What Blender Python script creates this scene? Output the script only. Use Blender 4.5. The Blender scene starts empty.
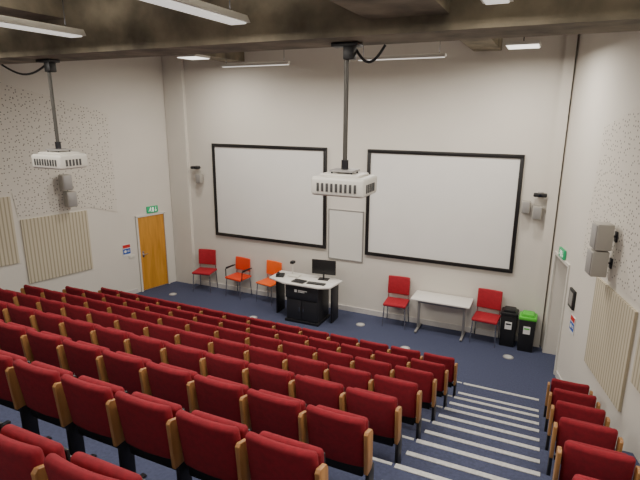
import bpy, bmesh, math, random
from mathutils import Vector, Matrix
random.seed(4)
COL = bpy.context.scene.collection

# ---------------------------------------------------------------- materials
def mat(name, col, rough=0.6, metal=0.0, var=0.0, vscale=8.0, bump=0.0, bscale=60.0, emis=None, estr=0.0, coat=0.0):
    m = bpy.data.materials.new(name); m.use_nodes = True
    nt = m.node_tree; b = nt.nodes['Principled BSDF']
    b.inputs['Base Color'].default_value = (*col, 1)
    b.inputs['Roughness'].default_value = rough
    b.inputs['Metallic'].default_value = metal
    if coat: b.inputs['Coat Weight'].default_value = coat
    tc = nt.nodes.new('ShaderNodeTexCoord')
    if var > 0:
        n = nt.nodes.new('ShaderNodeTexNoise'); n.inputs['Scale'].default_value = vscale; n.inputs['Detail'].default_value = 6
        r = nt.nodes.new('ShaderNodeValToRGB')
        r.color_ramp.elements[0].position = .3; r.color_ramp.elements[1].position = .7
        r.color_ramp.elements[0].color = (*[c*(1-var) for c in col], 1)
        r.color_ramp.elements[1].color = (*[min(1, c*(1+var)) for c in col], 1)
        nt.links.new(tc.outputs['Object'], n.inputs['Vector']); nt.links.new(n.outputs['Fac'], r.inputs['Fac'])
        nt.links.new(r.outputs['Color'], b.inputs['Base Color'])
    if bump > 0:
        n2 = nt.nodes.new('ShaderNodeTexNoise'); n2.inputs['Scale'].default_value = bscale; n2.inputs['Detail'].default_value = 4
        bp = nt.nodes.new('ShaderNodeBump'); bp.inputs['Strength'].default_value = bump; bp.inputs['Distance'].default_value = .01
        nt.links.new(tc.outputs['Object'], n2.inputs['Vector']); nt.links.new(n2.outputs['Fac'], bp.inputs['Height'])
        nt.links.new(bp.outputs['Normal'], b.inputs['Normal'])
    if emis:
        b.inputs['Emission Color'].default_value = (*emis, 1); b.inputs['Emission Strength'].default_value = estr
    return m

def wood_mat(name, c1, c2, scale=(30, 30, 2)):
    m = bpy.data.materials.new(name); m.use_nodes = True
    nt = m.node_tree; b = nt.nodes['Principled BSDF']; b.inputs['Roughness'].default_value = .45
    tc = nt.nodes.new('ShaderNodeTexCoord'); mp = nt.nodes.new('ShaderNodeMapping'); mp.inputs['Scale'].default_value = scale
    n = nt.nodes.new('ShaderNodeTexNoise'); n.inputs['Scale'].default_value = 1.0; n.inputs['Detail'].default_value = 5; n.inputs['Distortion'].default_value = .6
    r = nt.nodes.new('ShaderNodeValToRGB'); r.color_ramp.elements[0].color = (*c1, 1); r.color_ramp.elements[1].color = (*c2, 1)
    r.color_ramp.elements[0].position = .35; r.color_ramp.elements[1].position = .65
    nt.links.new(tc.outputs['Object'], mp.inputs['Vector']); nt.links.new(mp.outputs['Vector'], n.inputs['Vector'])
    nt.links.new(n.outputs['Fac'], r.inputs['Fac']); nt.links.new(r.outputs['Color'], b.inputs['Base Color'])
    return m

def dots_mat(name, base, dark):
    m = bpy.data.materials.new(name); m.use_nodes = True
    nt = m.node_tree; b = nt.nodes['Principled BSDF']; b.inputs['Roughness'].default_value = .8
    tc = nt.nodes.new('ShaderNodeTexCoord')
    v = nt.nodes.new('ShaderNodeTexVoronoi'); v.voronoi_dimensions = '2D'; v.inputs['Scale'].default_value = 14.0; v.inputs['Randomness'].default_value = .8
    lt = nt.nodes.new('ShaderNodeMath'); lt.operation = 'LESS_THAN'; lt.inputs[1].default_value = .17
    sp = nt.nodes.new('ShaderNodeSeparateColor')
    gt = nt.nodes.new('ShaderNodeMath'); gt.operation = 'GREATER_THAN'; gt.inputs[1].default_value = .3
    mu = nt.nodes.new('ShaderNodeMath'); mu.operation = 'MULTIPLY'
    mx = nt.nodes.new('ShaderNodeMix'); mx.data_type = 'RGBA'
    mx.inputs[6].default_value = (*base, 1); mx.inputs[7].default_value = (*dark, 1)
    nt.links.new(tc.outputs['UV'], v.inputs['Vector']); nt.links.new(v.outputs['Distance'], lt.inputs[0])
    nt.links.new(v.outputs['Color'], sp.inputs[0]); nt.links.new(sp.outputs[0], gt.inputs[0])
    nt.links.new(lt.outputs[0], mu.inputs[0]); nt.links.new(gt.outputs[0], mu.inputs[1])
    nt.links.new(mu.outputs[0], mx.inputs[0]); nt.links.new(mx.outputs[2], b.inputs['Base Color'])
    return m

def stripe_mat(name, c1, c2, freq):
    m = bpy.data.materials.new(name); m.use_nodes = True
    nt = m.node_tree; b = nt.nodes['Principled BSDF']; b.inputs['Roughness'].default_value = .8
    tc = nt.nodes.new('ShaderNodeTexCoord'); w = nt.nodes.new('ShaderNodeTexWave')
    w.wave_type = 'BANDS'; w.bands_direction = 'X'; w.inputs['Scale'].default_value = freq
    r = nt.nodes.new('ShaderNodeValToRGB'); r.color_ramp.elements[0].color = (*c1, 1); r.color_ramp.elements[1].color = (*c2, 1)
    r.color_ramp.elements[0].position = .15; r.color_ramp.elements[1].position = .5
    nt.links.new(tc.outputs['UV'], w.inputs['Vector']); nt.links.new(w.outputs['Fac'], r.inputs['Fac'])
    nt.links.new(r.outputs['Color'], b.inputs['Base Color'])
    return m

M_WALL = mat('wall_paint', (.70, .665, .60), .85, var=.02, vscale=1.5, bump=.05, bscale=120)
M_CEIL = mat('ceiling_paint', (.58, .56, .50), .9, var=.05, vscale=2)
M_CONC = mat('concrete', (.215, .185, .13), .85, var=.5, vscale=2.6, bump=.4, bscale=22)
M_CARPET = mat('blue_carpet', (.054, .064, .122), .95, var=.18, vscale=35, bump=.4, bscale=250)
M_SKIRT = mat('skirting', (.60, .58, .56), .6)
M_WHITE = mat('white_plastic', (.68, .66, .60), .45)
M_SCREEN = mat('screen_fabric', (.78, .77, .74), .75, var=.015, vscale=2)
M_BOARD = mat('whiteboard', (.72, .71, .67), .3)
M_BLACK = mat('black_plastic', (.012, .012, .013), .45)
M_FRAME = mat('black_frame', (.012, .011, .011), .4)
M_STEEL = mat('dark_steel', (.03, .03, .035), .45, .6)
M_POLE = mat('pole_grey', (.10, .095, .085), .45, .5)
M_CHROME = mat('chrome', (.55, .55, .55), .25, 1)
M_GREY = mat('grey_metal', (.35, .34, .33), .5, .3)
M_RED = mat('red_fabric', (.215, .0045, .013), .9, var=.15, vscale=25, bump=.2, bscale=300)
M_REDP = mat('red_fabric_chair', (.38, .010, .022), .75, var=.1, vscale=25)
M_ORANGE = mat('orange_plastic', (.90, .13, .012), .45)
M_ORANGER = mat('orange_red_fabric', (.72, .055, .012), .6)
M_OAK = wood_mat('oak', (.34, .155, .05), (.46, .23, .08))
M_DOOR = wood_mat('oak_door', (.50, .22, .025), (.64, .30, .04), (14, 14, 1.2))
M_NOSE = mat('nosing', (.52, .52, .51), .6, var=.15, vscale=30)
M_DOTS = dots_mat('perforated_board', (.68, .64, .57), (.18, .16, .14))
M_SLAT = stripe_mat('slatted_fabric', (.38, .33, .235), (.60, .54, .41), 4.2)
M_GREEN = mat('green_plastic', (.10, .55, .05), .45)
M_EXIT = mat('exit_green', (.01, .28, .10), .5, emis=(.02, .5, .2), estr=.25)
M_EXITW = mat('exit_white', (.9, .95, .9), .5, emis=(.9, 1, .9), estr=.3)
M_BLUE = mat('sign_blue', (.02, .10, .45), .5)
M_SIGNR = mat('sign_red', (.6, .02, .02), .5)
M_PAPER = mat('paper', (.78, .78, .76), .7)
M_TABLE = mat('table_laminate', (.76, .74, .70), .4, var=.02, vscale=8)
M_TUBE = mat('lamp_diffuser', (.7, .7, .66), .5, emis=(1, .96, .88), estr=.75)
M_PANEL = mat('panel_diffuser', (.8, .8, .75), .5, emis=(1, .96, .88), estr=2.0)
M_VENT = mat('vent_dark', (.06, .06, .06), .6)
M_SPK = mat('speaker_grey', (.38, .36, .32), .6)
M_SCRN = mat('display_glass', (.01, .012, .02), .1)
M_LECT = mat('lectern_charcoal', (.022, .022, .026), .5)

# ---------------------------------------------------------------- mesh builder
class MB:
    def __init__(s): s.bm = bmesh.new(); s.mats = []
    def mi(s, m):
        if m not in s.mats: s.mats.append(m)
        return s.mats.index(m)
    def _add(s, tmp, m, M=None):
        if M is not None: bmesh.ops.transform(tmp, matrix=M, verts=tmp.verts)
        i = s.mi(m)
        for f in tmp.faces: f.material_index = i
        me = bpy.data.meshes.new('t'); tmp.to_mesh(me); tmp.free(); s.bm.from_mesh(me); bpy.data.meshes.remove(me)
    def box(s, c, sz, m, bev=0, seg=2, rot=None, bend=0):
        t = bmesh.new(); bmesh.ops.create_cube(t, size=1)
        bmesh.ops.scale(t, vec=Vector(sz), verts=t.verts)
        if bev: bmesh.ops.bevel(t, geom=list(t.edges), offset=bev, segments=seg, profile=.5, affect='EDGES')
        if bend:
            es = [e for e in t.edges if abs((e.verts[0].co-e.verts[1].co).x) > sz[0]*.5]
            if es: bmesh.ops.subdivide_edges(t, edges=es, cuts=6)
            for v in t.verts: v.co.y += bend*(v.co.x/(sz[0]/2))**2
        M = Matrix.Translation(Vector(c))
        if rot is not None: M = M @ rot
        s._add(t, m, M); return s
    def cyl(s, p1, p2, r, m, seg=12, r2=None):
        p1 = Vector(p1); p2 = Vector(p2); d = p2-p1
        t = bmesh.new(); bmesh.ops.create_cone(t, cap_ends=True, segments=seg, radius1=r, radius2=r if r2 is None else r2, depth=d.length)
        M = Matrix.Translation((p1+p2)/2) @ d.to_track_quat('Z', 'Y').to_matrix().to_4x4()
        s._add(t, m, M); return s
    def tube(s, pts, r, m, seg=8):
        for a, b in zip(pts[:-1], pts[1:]):
            s.cyl(a, b, r, m, seg)
        for p in pts[1:-1]:
            t = bmesh.new(); bmesh.ops.create_uvsphere(t, u_segments=seg, v_segments=6, radius=r)
            s._add(t, m, Matrix.Translation(Vector(p)))
        return s
    def prism(s, poly, lo, hi, m, axis='z', bev=0):
        t = bmesh.new()
        def P(a, b, h):
            return (a, b, h) if axis == 'z' else ((h, a, b) if axis == 'x' else (a, h, b))
        v1 = [t.verts.new(P(a, b, lo)) for a, b in poly]; v2 = [t.verts.new(P(a, b, hi)) for a, b in poly]
        t.faces.new(v1); t.faces.new(v2[::-1]); n = len(poly)
        for i in range(n): t.faces.new((v1[i], v2[i], v2[(i+1) % n], v1[(i+1) % n]))
        bmesh.ops.recalc_face_normals(t, faces=t.faces)
        if bev: bmesh.ops.bevel(t, geom=list(t.edges), offset=bev, segments=2, profile=.5, affect='EDGES')
        s._add(t, m); return s
    def obj(s, name, smooth=True, uvplane=None):
        me = bpy.data.meshes.new(name)
        if uvplane:
            uv = s.bm.loops.layers.uv.new('UVMap')
            for f in s.bm.faces:
                for l in f.loops: l[uv].uv = uvplane(l.vert.co)
        s.bm.to_mesh(me); s.bm.free()
        for m in s.mats: me.materials.append(m)
        if smooth:
            me.polygons.foreach_set('use_smooth', [True]*len(me.polygons))
            try: me.set_sharp_from_angle(angle=math.radians(35))
            except Exception: pass
        o = bpy.data.objects.new(name, me); COL.objects.link(o); return o

def RX(d): return Matrix.Rotation(math.radians(d), 4, 'X')
def RY(d): return Matrix.Rotation(math.radians(d), 4, 'Y')
def RZ(d): return Matrix.Rotation(math.radians(d), 4, 'Z')

def thing(name, label, cat, loc, rz, parts, group=None):
    e = bpy.data.objects.new(name, None); e.empty_display_size = .1; COL.objects.link(e)
    e.location = loc; e.rotation_euler = (0, 0, math.radians(rz)); e['label'] = label; e['category'] = cat
    if group: e['group'] = group
    for p in parts: p.parent = e
    return e
def dup(src, loc, rz=None, label=None):
    e = src.copy(); COL.objects.link(e); e.location = loc
    if rz is not None: e.rotation_euler = (0, 0, math.radians(rz))
    if label: e['label'] = label
    for ch in list(src.children):
        c = ch.copy(); COL.objects.link(c); c.parent = e
        for g in list(ch.children):
            k = g.copy(); COL.objects.link(k); k.parent = c
    return e
def struct(o): o['kind'] = 'structure'; return o
def single(o, label, cat, group=None):
    o['label'] = label; o['category'] = cat
    if group: o['group'] = group
    return o

# ---------------------------------------------------------------- room shell
D = 10.45
YB = -3.2
S = .25
def LX(y): return -9.2 - S*(D-y)
def RXW(y): return .16 + S*(D-y)
CZF, CZN = 6.2, 5.8
T = .2
struct(MB().box(((-9.5+.5)/2, D+T/2, 3.0), (10.4, T, 6.8), M_WALL).obj('wall_front', False))
struct(MB().prism([(LX(D), D), (LX(YB), YB), (LX(YB)-.25, YB), (LX(D)-.25, D)], -.4, 6.4, M_WALL).obj('wall_left', False))
dy0, dy1, dz = 9.28, 10.10, 2.03
b = MB()
def rseg(ya, yb, za, zb, t=.34):
    b.prism([(RXW(ya), ya), (RXW(yb), yb), (RXW(yb)+t, yb), (RXW(ya)+t, ya)], za, zb, M_WALL)
rseg(YB, dy0, -.4, 6.4); rseg(dy1, D, -.4, 6.4); rseg(dy0, dy1, dz, 6.4)
struct(b.obj('wall_right', False))
struct(MB().box((-4.5, YB-.1, 4.0), (19, .2, 5.2), M_WALL).obj('wall_back', False))
struct(MB().box((-4.5, (4.75+D+.2)/2, CZF+.1), (15, D+.2-4.75, .2), M_CEIL).obj('ceiling_front', False))
struct(MB().box((-4.5, (YB-.2+4.4)/2, CZN+.1), (19, 4.6-YB, .2), M_CEIL).obj('ceiling', False))
struct(MB().prism([(-9.2, 10.36), (-8.6, 10.36), (-8.6, D), (-9.2, D)], 0, 6.2, M_WALL, bev=0).obj('wall_left_column', False))
struct(MB().box((.07, 10.38, 3.1), (.17, .14, 6.2), M_WALL).obj('wall_right_column', False))
struct(MB().box((-4.5, 4.45, 5.62), (18, .6, .80), M_CONC).obj('trim_1', False))
struct(MB().box((-7.05, (4.75+D)/2, 5.98), (.5, D-4.75, .46), M_CONC).obj('trim_2', False))
struct(MB().box((-1.35, (4.75+D)/2, 5.98), (.5, D-4.75, .46), M_CONC).obj('trim_3', False))
struct(MB().box((-1.17, (YB+4.15)/2, 5.58), (.66, 4.15-YB, .48), M_CONC).obj('trim_4', False))
struct(MB().box((-5.3, (YB+4.15)/2, 5.70), (.60, 4.15-YB, .24), M_CONC).obj('trim_5', False))
for i, (y, z) in enumerate(((3.65, CZN), (2.45, CZN), (.15, CZN), (-1.05, CZN), (8.0, CZF), (8.9, CZF))):
    struct(MB().box((-2.6, y, z-.012), (9.4, .04, .03), M_CEIL).obj('trim_%d' % (70+i), False))

PITCH, RISE = .82, .29
Z0 = .145
AX0, AX1 = -.98, .22
b = MB()
def slab(ya, yb, z):
    b.prism([(LX(ya), ya), (RXW(ya), ya), (RXW(yb), yb), (LX(yb), yb)], -.3, z, M_CARPET)
b.prism([(LX(D), D), (RXW(D), D), (RXW(7.0), 7.0), (LX(7.0), 7.0)], -.3, 0, M_CARPET)
NT = 12
edges = []
def tier_front(k): return 7.98 if k == 0 else (7.82-PITCH*k - (.07 if k == 8 else 0))
for k in range(NT):
    yf = tier_front(k)
    yr = 7.0-PITCH*k - (.07 if k == 7 else 0)
    z = Z0+RISE*k
    slab(max(yr, YB), yf, z)
    edges.append((yf, z))
b.prism([(RXW(dy0)-.0, dy0), (RXW(dy1), dy1), (RXW(dy1)+.34, dy1), (RXW(dy0)+.34, dy0)], -.3, 0, M_CARPET)
struct(b.obj('floor', False))
b = MB()
steps = []
for k in range(1, NT):
    yf = tier_front(k); z = Z0+RISE*k
    b.box(((AX0+AX1)/2, yf+.2, z-RISE+.0725), (AX1-AX0, .40, .145), M_CARPET)
    steps.append((yf+.4, z-.145)); steps.append((yf, z))
struct(b.obj('floor_aisle_steps', False))
n = 10
steps.insert(0, edges[0])
for (y, z) in steps:
    if y < -1: continue
    o = MB().box(((AX0+AX1)/2, y-.028, z+.004), (AX1-AX0-.02, .055, .008), M_NOSE, rot=None).box(((AX0+AX1)/2, y+.004, z-.010), (AX1-AX0-.02, .008, .028), M_NOSE).obj('trim_%d' % n, False)
    struct(o); n += 1
for (y, z) in edges:
    if y < 0: continue
    xa, xb = LX(y)+.02, AX0-.02
    o = MB().box(((xa+xb)/2, y-.02, z+.003), (xb-xa, .035, .006), M_NOSE).obj('trim_%d' % n, False)
    struct(o); n += 1
struct(MB().box(((-8.6-.02)/2, D-.012, .06), (8.55, .024, .12), M_SKIRT).obj('baseboard_front', False))
struct(MB().prism([(LX(9.2), 9.2), (LX(8.0), 8.0), (LX(8.0)+.02, 8.0), (LX(9.2)+.02, 9.2)], 0, .12, M_SKIRT).obj('baseboard_left', False))
struct(MB().prism([(RXW(9.18), 9.18), (RXW(8.0), 8.0), (RXW(8.0)-.02, 8.0), (RXW(9.18)-.02, 9.18)], 0, .12, M_SKIRT).obj('baseboard_right', False))

def left_frame(y, z, off=0):
    d = Vector((S, 1, 0)).normalized(); nrm = Vector((1, -S, 0)).normalized()
    p = Vector((LX(y), y, z)) + nrm*off
    M = Matrix.Identity(4)
    for i, v in enumerate((d, -nrm, Vector((0, 0, 1)))):
        for r in range(3): M[r][i] = v[r]
    M.translation = p
    return M
def right_frame(y, z, off=0):
    d = Vector((S, -1, 0)).normalized(); nrm = Vector((-1, -S, 0)).normalized()
    p = Vector((RXW(y), y, z)) + nrm*off
    M = Matrix.Identity(4)
    for i, v in enumerate((d, -nrm, Vector((0, 0, 1)))):
        for r in range(3): M[r][i] = v[r]
    M.translation = p
    return M

fr = left_frame(9.72, 0)
w = .78
door = MB().box((0, -.012, 1.0), (w-.02, .03, 1.96), M_DOOR, bev=.004).obj('door_1', False); struct(door); door.matrix_world = fr
o = MB().cyl((-.30, -.03, 1.0), (-.30, -.075, 1.0), .012, M_CHROME).cyl((-.30, -.07, 1.0), (-.19, -.07, 1.0), .010, M_CHROME).box((-.30, -.03, 1.0), (.05, .01, .16), M_CHROME, bev=.003).obj('door_handle'); o.parent = door
fr2 = MB().box((-w/2-.02, -.025, 1.01), (.05, .05, 2.02), M_WHITE, bev=.004).box((w/2+.02, -.025, 1.01), (.05, .05, 2.02), M_WHITE, bev=.004).box((0, -.025, 2.005), (w+.09, .05, .05), M_WHITE, bev=.004).obj('trim_60', False)
struct(fr2); fr2.matrix_world = fr
fr = right_frame((dy0+dy1)/2, 0, -.26)
door = MB().box((0, 0, 1.0), (.83, .04, 2.0), M_WHITE, bev=.004).obj('door_2', False); struct(door); door.matrix_world = fr
o = MB().box((-.33, -.03, 1.0), (.05, .01, .3), M_CHROME, bev=.003).obj('door_push_plate'); o.parent = door
w = (dy1-dy0)*1.03
fr2 = MB().box((-w/2-.02, -.01, 1.02), (.06, .03, 2.04), M_WHITE, bev=.004).box((w/2+.02, -.01, 1.02), (.06, .03, 2.04), M_WHITE, bev=.004).box((0, -.01, 2.06), (w+.10, .03, .06), M_WHITE, bev=.004).obj('trim_61', False)
struct(fr2); fr2.matrix_world = right_frame((dy0+dy1)/2, 0)

# ---------------------------------------------------------------- wall items
def screen(x0, x1, z0, z1, label):
    cx, cz = (x0+x1)/2, (z0+z1)/2; W, Hh = x1-x0, z1-z0; f = .075
    fab = MB().box((0, -.02, 0), (W-.04, .02, Hh-.04), M_SCREEN).obj('screen_surface', False)
    frm = MB().box((0, -.03, Hh/2-f/2), (W, .06, f), M_FRAME, bev=.006).box((0, -.03, -Hh/2+f/2), (W, .06, f), M_FRAME, bev=.006)\
        .box((-W/2+f/2, -.03, 0), (f, .06, Hh-2*f+.01), M_FRAME, bev=.006).box((W/2-f/2, -.03, 0), (f, .06, Hh-2*f+.01), M_FRAME, bev=.006).obj('frame')
    return thing('projection_screen', label, 'projection screen', (cx, D, cz), 0, [fab, frm], 'framed projection screens')
screen(-7.82, -4.66, 1.48, 3.84, 'large white projection screen in black frame beside whiteboard')
screen(-3.68, -.50, 1.46, 3.84, 'large white projection screen in black frame above white table')
W_, H_ = .84, 1.17
thing('whiteboard', 'small plain whiteboard with thin grey frame between two screens', 'whiteboard', (-4.17, D, 1.85), 0, [
    MB().box((0, -.012, 0), (W_, .02, H_), M_BOARD).obj('board', False),
    MB().box((0, -.015, H_/2), (W_+.02, .03, .02), M_GREY).box((0, -.015, -H_/2), (W_+.02, .03, .02), M_GREY).box((-W_/2, -.015, 0), (.02, .03, H_), M_GREY).box((W_/2, -.015, 0), (.02, .03, H_), M_GREY).obj('frame')])

def side_poly(name, poly, frame_fn, m, label, cat, thick=.02):
    b = MB(); fr = frame_fn(8, 0)
    inv = fr.inverted()
    pts = []
    for y, z in poly:
        wx = LX(y) if frame_fn is left_frame else RXW(y)
        l = inv @ Vector((wx, y, z)); pts.append((l.x, l.z))
    b.prism(pts, -thick, -.001, m, axis='y')
    o = b.obj(name, False, uvplane=lambda c: (c.x, c.z)); o.matrix_world = fr
    return single(o, label, cat)
side_poly('acoustic_board', [(4.6, 5.75), (8.86, 4.55), (8.86, 2.2), (8.2, 2.42), (6.7, 2.42), (6.65, 2.95), (4.6, 2.95)], left_frame, M_DOTS, 'off-white perforated acoustic board on side wall above slatted panels', 'acoustic panel', .012)
side_poly('acoustic_board', [(4.6, 5.5), (8.54, 4.41), (8.72, 2.42), (6.55, 2.42), (6.5, 2.95), (4.6, 2.95)], right_frame, M_DOTS, 'off-white perforated acoustic board on side wall behind speaker', 'acoustic panel', .012)
for poly in ([(6.73, .94), (8.12, .94), (8.12, 2.36), (6.73, 2.36)], [(5.2, 1.45), (6.60, 1.45), (6.60, 2.88), (5.2, 2.88)]):
    side_poly('slatted_panel', poly, left_frame, M_SLAT, 'beige vertically slatted acoustic panel on cream side wall', 'acoustic panel', .035)['group'] = 'slatted acoustic panels'
for poly in ([(6.62, .98), (7.94, .98), (7.94, 2.32), (6.62, 2.32)], [(5.1, 1.5), (6.45, 1.5), (6.45, 2.85), (5.1, 2.85)]):
    side_poly('slatted_panel', poly, right_frame, M_SLAT, 'beige vertically slatted acoustic panel on cream side wall', 'acoustic panel', .035)['group'] = 'slatted acoustic panels'

def exit_sign(fr, lab):
    body = MB().box((0, -.03, 0), (.32, .035, .17), M_EXIT, bev=.004).obj('sign_panel')
    b = MB()
    yv = -.049
    def seg(a, c, wd=.012):
        a = Vector((a[0], yv, a[1])); c = Vector((c[0], yv, c[1])); d = c-a; L = d.length; ang = math.atan2(d.z, d.x)
        b.box((a+c)/2, (L+wd*.6, .003, wd), M_EXITW, rot=Matrix.Rotation(-ang, 4, 'Y'))
    b.cyl((-.055, yv+.001, .05), (-.055, yv-.002, .05), .012, M_EXITW)
    seg((-.06, .03), (-.07, -.01), .02); seg((-.07, -.01), (-.045, -.03)); seg((-.045, -.03), (-.05, -.06)); seg((-.07, -.01), (-.10, -.03)); seg((-.10, -.03), (-.12, -.03))
    seg((-.06, .03), (-.035, .01)); seg((-.06, .03), (-.09, .015))
    b.box((.01, yv, -.003), (.045, .003, .115), M_EXITW)
    seg((.09, .055), (.09, -.04)); seg((.09, -.05), (.065, -.02)); seg((.09, -.05), (.115, -.02))
    pic = b.obj('running_person_symbol', False)
    t = thing('exit_sign', lab, 'exit sign', (0, 0, 0), 0, [body, pic], 'exit signs'); t.matrix_world = fr
exit_sign(left_frame(9.78, 2.14), 'green emergency exit sign with running figure above oak door')
exit_sign(right_frame(9.66, 2.18), 'green emergency exit sign with running figure above white doorway')

def notice(fr, lab):
    bd = MB().box((0, -.008, 0), (.22, .012, .30), M_PAPER).obj('board', False)
    pr = MB().box((0, -.016, .10), (.20, .003, .08), M_SIGNR).box((0, -.016, -.03), (.20, .003, .14), M_BLUE).cyl((-.04, -.017, -.03), (-.04, -.020, -.03), .035, M_PAPER).box((.05, -.018, -.01), (.07, .003, .012), M_PAPER).box((.05, -.018, -.04), (.07, .003, .012), M_PAPER).obj('print', False)
    t = thing('fire_notice', lab, 'notice', (0, 0, 0), 0, [bd, pr], 'fire action notices'); t.matrix_world = fr
notice(left_frame(9.0, 1.20), 'red and blue safety notice on wall beside oak door')
notice(right_frame(8.72, 1.22), 'red and blue safety notice on wall below black frame')
t = thing('control_panel', 'small black framed control panel on wall beside doorway', 'control panel', (0, 0, 0), 0, [
    MB().box((0, -.02, 0), (.26, .04, .32), M_BLACK, bev=.006).obj('frame'), MB().box((0, -.042, 0), (.17, .004, .23), M_GREY).obj('screen')])
t.matrix_world = right_frame(8.87, 1.62)
sw = MB().box((0, -.008, 0), (.16, .016, .09), M_WHITE, bev=.004).box((-.03, -.018, 0), (.03, .008, .04), M_WHITE).box((.03, -.018, 0), (.03, .008, .04), M_WHITE).obj('light_switch')
sw.matrix_world = left_frame(9.12, 1.0); single(sw, 'white double light switch on wall by oak door', 'light switch')

def speaker(M, lab, s=1.0, off=0.0):
    cab = MB().box((0, -.17*s-off, .0), (.22*s, .20*s, .34*s), M_SPK, bev=.02*s).obj('cabinet')
    gr = MB().box((0, -.275*s-off, .0), (.18*s, .01*s, .30*s), M_GREY, bev=.003).obj('grille')
    br = MB().box((0, -.01-off, 0), (.08, .02, .14), M_STEEL, bev=.003).cyl((0, -.01-off, 0), (0, -.08*s-off, 0), .015, M_STEEL).obj('bracket')
    t = thing('loudspeaker', lab, 'speaker', (0, 0, 0), 0, [cab, gr, br], 'grey wall loudspeakers'); t.matrix_world = M
speaker(left_frame(7.66, 3.08, 0), 'grey wall loudspeaker on perforated board, upper of pair', 1.0, .013)
speaker(left_frame(7.72, 2.70, 0), 'grey wall loudspeaker on perforated board, lower of pair', 1.0, .013)
speaker(right_frame(7.52, 3.02, 0), 'grey wall loudspeaker on perforated board, upper of pair', 1.05, .013)
speaker(right_frame(7.56, 2.64, 0), 'grey wall loudspeaker on perforated board, lower of pair', 1.05, .013)
speaker(Matrix.Translation((-8.20, D, 2.95)), 'small grey loudspeaker high on front wall corner', .7)
speaker(Matrix.Translation((-.38, D, 2.85)), 'small grey loudspeaker beside projection screen', .7)
speaker(Matrix.Translation((-.17, D, 2.76)), 'small grey loudspeaker by corner casing', .75)
def wcam(M, lab):
    t = thing('security_camera', lab, 'camera', (0, 0, 0), 0, [
        MB().box((0, -.03, .02), (.10, .06, .05), M_GREY, bev=.005).obj('bracket'),
        MB().box((0, -.13, 0), (.24, .13, .07), M_BLACK, bev=.02).obj('body'),
        MB().cyl((0, -.19, 0), (0, -.21, 0), .025, M_SCRN).obj('lens')], 'black wall cameras'); t.matrix_world = M
wcam(Matrix.Translation((-8.30, D, 3.22)), 'small black camera mounted high on front wall')
wcam(Matrix.Translation((-.15, D, 3.10)), 'small black camera mounted high on front wall')

# ---------------------------------------------------------------- lecture seats
def seat_parts():
    rb = RX(8)
    back = MB().box((0, 0, .635), (.475, .07, .44), M_RED, bev=.033, seg=3, rot=rb, bend=.02).obj('backrest')
    shell = MB().box((0, .045, .39), (.43, .03, .14), M_BLACK, bev=.012, rot=rb).obj('back_shell')
    seat = MB().box((0, .125, .585), (.44, .07, .40), M_RED, bev=.032, seg=3, rot=RX(4)).obj('seat')
    pan = MB().box((0, .172, .56), (.42, .02, .34), M_BLACK, bev=.008, rot=RX(4)).obj('seat_pan')
    pan.parent = seat
    bar = MB().box((0, .10, .35), (.47, .04, .05), M_STEEL, bev=.005).obj('cross_bar')
    return [back, shell, seat, bar]
def arm(x):
    poly = [(-.045, .42), (.045, .42), (.065, .46), (.055, .73), (.035, .765), (-.05, .79), (-.072, .77)]
    return MB().prism(poly, x-.016, x+.016, M_OAK, axis='x', bev=.006).obj('armrest')
def standard(x):
    return MB().box((x, .05, .215), (.03, .12, .43), M_STEEL, bev=.004).box((x, .08, .01), (.045, .24, .02), M_STEEL, bev=.004).obj('leg')
LAB = 'tip-up red upholstered lecture seat with oak armrest, in tiered row'
proto = thing('lecture_seat', LAB, 'seat', (0, 0, 0), 0, seat_parts()+[arm(.265), standard(.265)], 'red tip-up lecture seats')
proto2 = thing('lecture_seat', 'tip-up red upholstered lecture seat with two oak armrests, at row end', 'seat', (0, 0, 0), 0,
               seat_parts()+[arm(.265), standard(.265), arm(-.265), standard(-.265)], 'red tip-up lecture seats')
SP = .53
counts = [14, 14, 14, 14, 14, 12, 9, 6]
first = {1: False, 2: False}
def place(src, loc):
    key = 1 if src is proto else 2
    if not first[key]:
        first[key] = True; src.location = loc; return
    dup(src, loc)
for k, cnt in enumerate(counts):
    yk = 7.13-PITCH*k - (.07 if k == 7 else 0); zk = Z0+RISE*k
    for i in range(cnt):
        place(proto2 if i == cnt-1 else proto, (-1.0-SP*(i+.5), yk, zk))
rc = [1, 1, 1, 1, 2, 2, 2]
for k, cnt in enumerate(rc):
    yk = 7.13-PITCH*k; zk = Z0+RISE*k
    for i in range(cnt):
        place(proto2 if i == 0 else proto, (.29+SP*(i+.5), yk, zk))

# ---------------------------------------------------------------- loose chairs
def side_chair(mf, label, loc, rz, arms=False, plastic=False, h=.92, group=None, sc=1.1):
    lg = []
    for sx in (-1, 1):
        lg.append(MB().tube([(sx*.22, .20, 0), (sx*.20, .17, .43)], .011, M_CHROME).obj('leg'))
        lg.append(MB().tube([(sx*.22, -.20, 0), (sx*.20, -.17, .43), (sx*.19, -.21, h-.06)], .011, M_CHROME).obj('leg'))
    seat = MB().box((0, 0, .455), (.44, .42, .05 if not plastic else .03), mf, bev=.015 if not plastic else .012, seg=3).obj('seat')
    back = MB().box((0, -.20, (h+.58)/2), (.43, .04, h-.56), mf, bev=.018, seg=3, rot=RX(4), bend=.03).obj('backrest')
    fr = MB().tube([(-.20, .17, .425), (-.20, -.17, .425), (.20, -.17, .425), (.20, .17, .425), (-.20, .17, .425)], .011, M_CHROME).obj('frame')
    parts = lg+[seat, back, fr]
    if arms:
        for sx in (-1, 1):
            parts.append(MB().tube([(sx*.235, .15, .43), (sx*.25, .14, .64), (sx*.25, -.18, .66)], .012, M_STEEL).box((sx*.25, -.01, .665), (.05, .26, .025), M_BLACK, bev=.01).obj('armrest'))
    t = thing('side_chair', label, 'chair', loc, rz+180, parts, group); t.scale = (sc, sc, sc); return t
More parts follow.
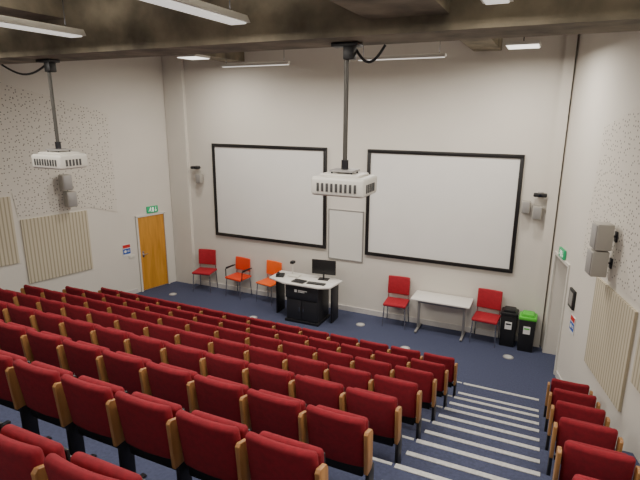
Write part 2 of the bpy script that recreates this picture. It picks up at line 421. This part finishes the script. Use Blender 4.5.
side_chair(M_REDP, 'red upholstered stacking chair with chrome legs near wall corner', (-8.05, 10.15, 0), 12, sc=1.14)
side_chair(M_ORANGER, 'orange-red chair with armrests against front wall', (-7.00, 10.16, 0), -8, arms=True, h=.86, sc=1.12)
side_chair(M_ORANGE, 'bright orange plastic stacking chair against front wall', (-6.08, 10.16, 0), -10, plastic=True, h=.88, sc=1.12)
side_chair(M_REDP, 'red upholstered stacking chair with chrome legs beside white table', (-2.82, 10.17, 0), 4, sc=1.14)
side_chair(M_REDP, 'red upholstered stacking chair with chrome legs beside black bin', (-.90, 10.15, 0), -4, sc=1.14)

tl = []
for sx in (-1, 1):
    tl.append(MB().box((sx*.48, 0, .03), (.05, .50, .03), M_GREY, bev=.008).box((sx*.48, 0, .37), (.05, .05, .66), M_GREY, bev=.008).box((sx*.48, 0, .69), (.05, .45, .03), M_GREY, bev=.005).cyl((sx*.48, .22, 0), (sx*.48, .22, .03), .02, M_BLACK).cyl((sx*.48, -.22, 0), (sx*.48, -.22, .03), .02, M_BLACK).obj('leg'))
t = thing('folding_table', 'white rectangular folding table with grey metal legs by wall', 'table', (-1.82, 10.13, 0), 0,
      [MB().box((0, 0, .72), (1.22, .58, .03), M_TABLE, bev=.008).obj('table_top'), MB().box((0, 0, .60), (.93, .03, .05), M_GREY, bev=.004).obj('stretcher')]+tl)
t.scale = (1, 1, 1.08)

def bin_(mb, ml, label, loc):
    body = MB().prism([(-.14, 0), (.14, 0), (.155, .66), (-.155, .66)], -.15, .15, mb, axis='y', bev=.012).obj('bin_body')
    lid = MB().box((0, 0, .695), (.33, .33, .07), ml, bev=.02).prism([(-.13, .725), (.13, .725), (.10, .78), (-.10, .78)], -.12, .12, ml, axis='y', bev=.01).obj('lid')
    lb = MB().box((0, -.157, .46), (.13, .005, .16), M_PAPER).box((0, -.160, .49), (.10, .003, .03), ml).obj('sticker', False)
    return thing('waste_bin', label, 'bin', loc, 0, [body, lid, lb])
bin_(M_BLACK, M_BLACK, 'black plastic waste bin with black lid by wall corner', (-.46, 10.22, 0))
bin_(M_BLACK, M_GREEN, 'black recycling bin with bright green lid by wall corner', (-.11, 10.13, 0))

# ---------------------------------------------------------------- lectern
body = MB().box((0, 0, .42), (.78, .62, .84), M_LECT, bev=.02).obj('cabinet_body')
plinth = MB().box((0, -.02, .03), (.84, .66, .06), M_STEEL, bev=.01).obj('plinth')
front = MB().box((0, -.325, .68), (.80, .03, .28), M_LECT, bev=.012).obj('front_panel')
mark = MB().box((-.14, -.343, .72), (.06, .003, .06), M_PAPER).box((.03, -.343, .735), (.22, .003, .02), M_PAPER).box((.0, -.343, .705), (.16, .003, .015), M_PAPER).obj('logo_mark', False)
mark.parent = front
d1 = MB().box((-.19, -.32, .29), (.36, .02, .44), M_LECT, bev=.006).obj('cabinet_door'); d2 = MB().box((.19, -.32, .29), (.36, .02, .44), M_LECT, bev=.006).obj('cabinet_door')
for d, x in ((d1, -.05), (d2, .05)):
    hh = MB().box((x, -.34, .32), (.015, .02, .10), M_CHROME, bev=.003).obj('handle'); hh.parent = d
top = MB().prism([(-.90, -.20), (-.45, -.38), (.42, -.38), (.66, -.25), (.72, .30), (.5, .38), (-.90, .38)], .84, .875, M_TABLE, bev=.008).obj('desk_top')
lgs = [MB().box((x, .14, .42), (.04, .36, .84), M_STEEL, bev=.006).obj('leg') for x in (-.80, .60)]
LEC = (-4.74, 9.62, 0)
lec = thing('lectern', 'black teaching lectern cabinet with wide white desk top', 'lectern', LEC, 0, [body, plinth, front, d1, d2, top]+lgs)
lec.scale = (1, 1, 1.06)
lz = .875*1.06
thing('monitor', 'black flat computer monitor standing on lectern top', 'monitor', (-4.44, 9.82, lz), 8, [
    MB().box((0, 0, .29), (.56, .03, .34), M_BLACK, bev=.008).obj('housing'),
    MB().box((0, .017, .29), (.53, .004, .31), M_SCRN).obj('screen'),
    MB().cyl((0, -.01, .01), (0, -.01, .20), .02, M_BLACK).box((0, 0, .008), (.24, .18, .015), M_BLACK, bev=.005).obj('stand')])
thing('keyboard', 'black computer keyboard lying on lectern top', 'keyboard', (-4.46, 9.46, lz), 4, [
    MB().box((0, 0, .01), (.42, .14, .018), M_BLACK, bev=.004).obj('case'),
    MB().box((0, 0, .021), (.39, .11, .006), M_VENT, bev=.002).obj('keys')])
thing('document_camera', 'white document camera with angled arm on lectern', 'document camera', (-5.15, 9.74, lz), 0, [
    MB().box((0, 0, .02), (.26, .22, .035), M_WHITE, bev=.01).obj('base'),
    MB().tube([(-.08, .06, .03), (-.08, .06, .30), (-.02, -.04, .36)], .014, M_WHITE).obj('arm'),
    MB().box((-.01, -.06, .35), (.09, .12, .06), M_BLACK, bev=.012).obj('camera_head')])
thing('desk_phone', 'black desk telephone resting on white desk top', 'telephone', (-5.44, 9.59, lz), 15, [
    MB().prism([(-.09, 0), (.09, 0), (.09, .06), (-.09, .025)], -.09, .09, M_BLACK, axis='x', bev=.005).obj('base'),
    MB().box((-.06, 0, .065), (.045, .19, .03), M_BLACK, bev=.01).obj('handset')])
thing('laptop', 'small closed grey laptop lying on lectern top', 'laptop', (-4.86, 9.42, lz), -5, [
    MB().box((0, 0, .012), (.30, .21, .018), M_GREY, bev=.004).obj('base'), MB().box((0, 0, .025), (.30, .21, .007), M_STEEL, bev=.002).obj('lid')])
pp = MB().box((0, 0, .003), (.16, .26, .005), M_PAPER, rot=RZ(8)).obj('paper_sheet', False); pp.location = (-4.16, 9.52, lz)
single(pp, 'white paper sheets lying on lectern top', 'paper')
for x, y in ((-3.52, 9.80), (-.38, 9.6), (-5.9, 9.1), (-2.3, 9.1), (-8.6, 9.5)):
    pl = MB().cyl((0, 0, 0), (0, 0, .006), .10, M_GREY, 24).obj('cover'); rg = MB().cyl((0, 0, .006), (0, 0, .010), .07, M_NOSE, 24).obj('lid')
    thing('floor_socket', 'round grey floor socket cover set in blue carpet', 'floor socket', (x, y, 0), 0, [pl, rg], 'round floor sockets')

# ---------------------------------------------------------------- projectors
def projector(loc, rz, zt, label):
    body = MB().box((0, 0, 0), (.54, .42, .18), M_WHITE, bev=.03, seg=3).box((0, 0, .10), (.40, .30, .03), M_WHITE, bev=.012).obj('projector_body')
    b = MB()
    for i in range(9):
        b.box((-.19+i*.0475, -.213, -.005), (.022, .012, .08), M_VENT, bev=.002)
    vents = b.obj('vent')
    side = MB()
    for i in range(5): side.box((.272, -.12+i*.05, -.01), (.01, .026, .08), M_VENT)
    sv = side.obj('vent')
    lens = MB().cyl((.12, .20, 0), (.12, .25, 0), .055, M_BLACK, 24).cyl((.12, .25, 0), (.12, .252, 0), .042, M_SCRN, 24).obj('lens')
    L = zt-loc[2]
    pole = MB().cyl((0, 0, .17), (0, 0, L), .022, M_POLE, 14).obj('pole')
    plate = MB().box((0, 0, .14), (.24, .20, .02), M_GREY, bev=.003).cyl((0, 0, .14), (0, 0, .24), .035, M_STEEL).cyl((-.10, -.08, .08), (-.10, -.08, .14), .01, M_STEEL).cyl((.10, .08, .08), (.10, .08, .14), .01, M_STEEL).cyl((-.10, .08, .08), (-.10, .08, .14), .01, M_STEEL).cyl((.10, -.08, .08), (.10, -.08, .14), .01, M_STEEL).obj('mounting_plate')
    br = MB().box((0, 0, L-.02), (.26, .14, .035), M_BLACK, bev=.004).box((.03, 0, L-.09), (.10, .10, .12), M_BLACK, bev=.01).obj('ceiling_bracket')
    pts = []
    sgn = 1 if loc[0] > -3 else -1
    for i in range(15):
        a = i/14; pts.append((sgn*(.05+(.30 if sgn > 0 else .9)*a), .05, L-.03-(.14 if sgn > 0 else .13)*math.sin(math.pi*a)))
    cab = MB().tube(pts, .013, M_BLACK).obj('cable')
    return thing('ceiling_projector', label, 'projector', loc, rz, [body, vents, sv, lens, pole, plate, br, cab], 'ceiling projectors')
projector((-1.82, 4.5, 3.92), 0, 5.22, 'white ceiling projector hanging on pole, facing screen by table')
projector((-5.80, 4.5, 3.98), 0, 5.22, 'white ceiling projector hanging on pole, facing screen by whiteboard')

# ---------------------------------------------------------------- lights
def area(loc, sx, sy, power, col=(1, .935, .845), up=False):
    l = bpy.data.lights.new('lamp', 'AREA'); l.shape = 'RECTANGLE'; l.size = sx; l.size_y = sy; l.energy = power; l.color = col
    o = bpy.data.objects.new('lamp_light', l); COL.objects.link(o); o.location = loc
    if up: o.rotation_euler = (math.pi, 0, 0)
    return o
def wires(pts, h):
    return [MB().cyl((x, y, .03), (x, y, h-.01), .004, M_STEEL, 6).obj('suspension_wire') for x, y in pts]
def strip(x, y0, y1, z, power, ztop, up=8):
    L = y1-y0; cy = (y0+y1)/2
    hs = MB().prism([(-.10, 0), (.10, 0), (.07, .06), (-.07, .06)], -L/2, L/2, M_WHITE, axis='y', bev=.004).obj('housing')
    df = MB().box((0, 0, -.006), (.15, L-.06, .014), M_TUBE, bev=.003).obj('diffuser')
    thing('strip_light', 'white suspended strip light fitting below ceiling', 'ceiling light', (x, cy, z), 0, [hs, df]+wires([(0, -L/2+.15), (0, L/2-.15)], ztop-z), 'suspended strip lights')
    area((x, cy, z-.03), .14, L-.1, power)
    area((x, cy, z+.09), .10, L-.1, up, up=True)  # upward lamp added above the housing to brighten the concrete beams
for x in (-6.3, -4.4, -2.5, -.45, 1.3):
    strip(x, 2.3, 3.8, 5.32, 52, CZN)
    strip(x, -1.2, .3, 5.32, 18, CZN, 3)
def xstrip(x0, x1, y, z, ztop, power):
    L = x1-x0
    hs = MB().box((0, 0, 0), (L, .09, .05), M_WHITE, bev=.01).obj('housing')
    df = MB().box((0, 0, -.03), (L-.05, .06, .012), M_TUBE).obj('diffuser')
    thing('strip_light', 'slim white suspended light bar in front of end wall', 'ceiling light', ((x0+x1)/2, y, z), 0, [hs, df]+wires([(-L/2+.1, 0), (L/2-.1, 0)], ztop-z), 'slim light bars')
    area(((x0+x1)/2, y, z-.05), L, .1, power)
    area(((x0+x1)/2, y, z+.05), L, .06, 12, up=True)  # extra uplight over the bar, added to lighten the beams overhead
xstrip(-3.05, -1.63, 8, 5.45, CZF, 104)
xstrip(-5.7, -4.3, 8, 5.43, CZF, 104)
for x, z, zt in ((-7.05, 5.69, 5.76), (-.62, 5.62, CZF-.01)):
    thing('panel_light', 'square bright ceiling light panel near end wall', 'ceiling light', (x, 8.9, z), 0, [
        MB().box((0, 0, .03), (.50, .50, .05), M_WHITE, bev=.005).obj('housing'), MB().box((0, 0, .0), (.46, .46, .012), M_PANEL).obj('diffuser'),
        MB().cyl((0, 0, .05), (0, 0, zt-z), .01, M_STEEL, 6).obj('suspension_rod')], 'ceiling panel lights')
    area((x, 8.9, z-.02), .45, .45, 66)

w = bpy.data.worlds.new('World'); bpy.context.scene.world = w; w.use_nodes = True
w.node_tree.nodes['Background'].inputs['Color'].default_value = (.9, .88, .85, 1)
w.node_tree.nodes['Background'].inputs['Strength'].default_value = .2

# ---------------------------------------------------------------- camera
f, th, al, ro = 498.97, .2498, .433, .0055
F = Vector((-math.sin(al)*math.cos(th), math.cos(al)*math.cos(th), -math.sin(th)))
R0 = Vector((math.cos(al), math.sin(al), 0)); U0 = R0.cross(F)
Rv = R0*math.cos(ro)+U0*math.sin(ro); Uv = -R0*math.sin(ro)+U0*math.cos(ro)
cd = bpy.data.cameras.new('camera'); cam = bpy.data.objects.new('camera', cd); COL.objects.link(cam)
M = Matrix.Identity(4)
for i, v in enumerate((Rv, Uv, -F)):
    for r in range(3): M[r][i] = v[r]
M.translation = (0, 0, 4.6)
cam.matrix_world = M
cd.sensor_width = 36; cd.lens = f/640*36; cd.clip_start = .05
bpy.context.scene.camera = cam
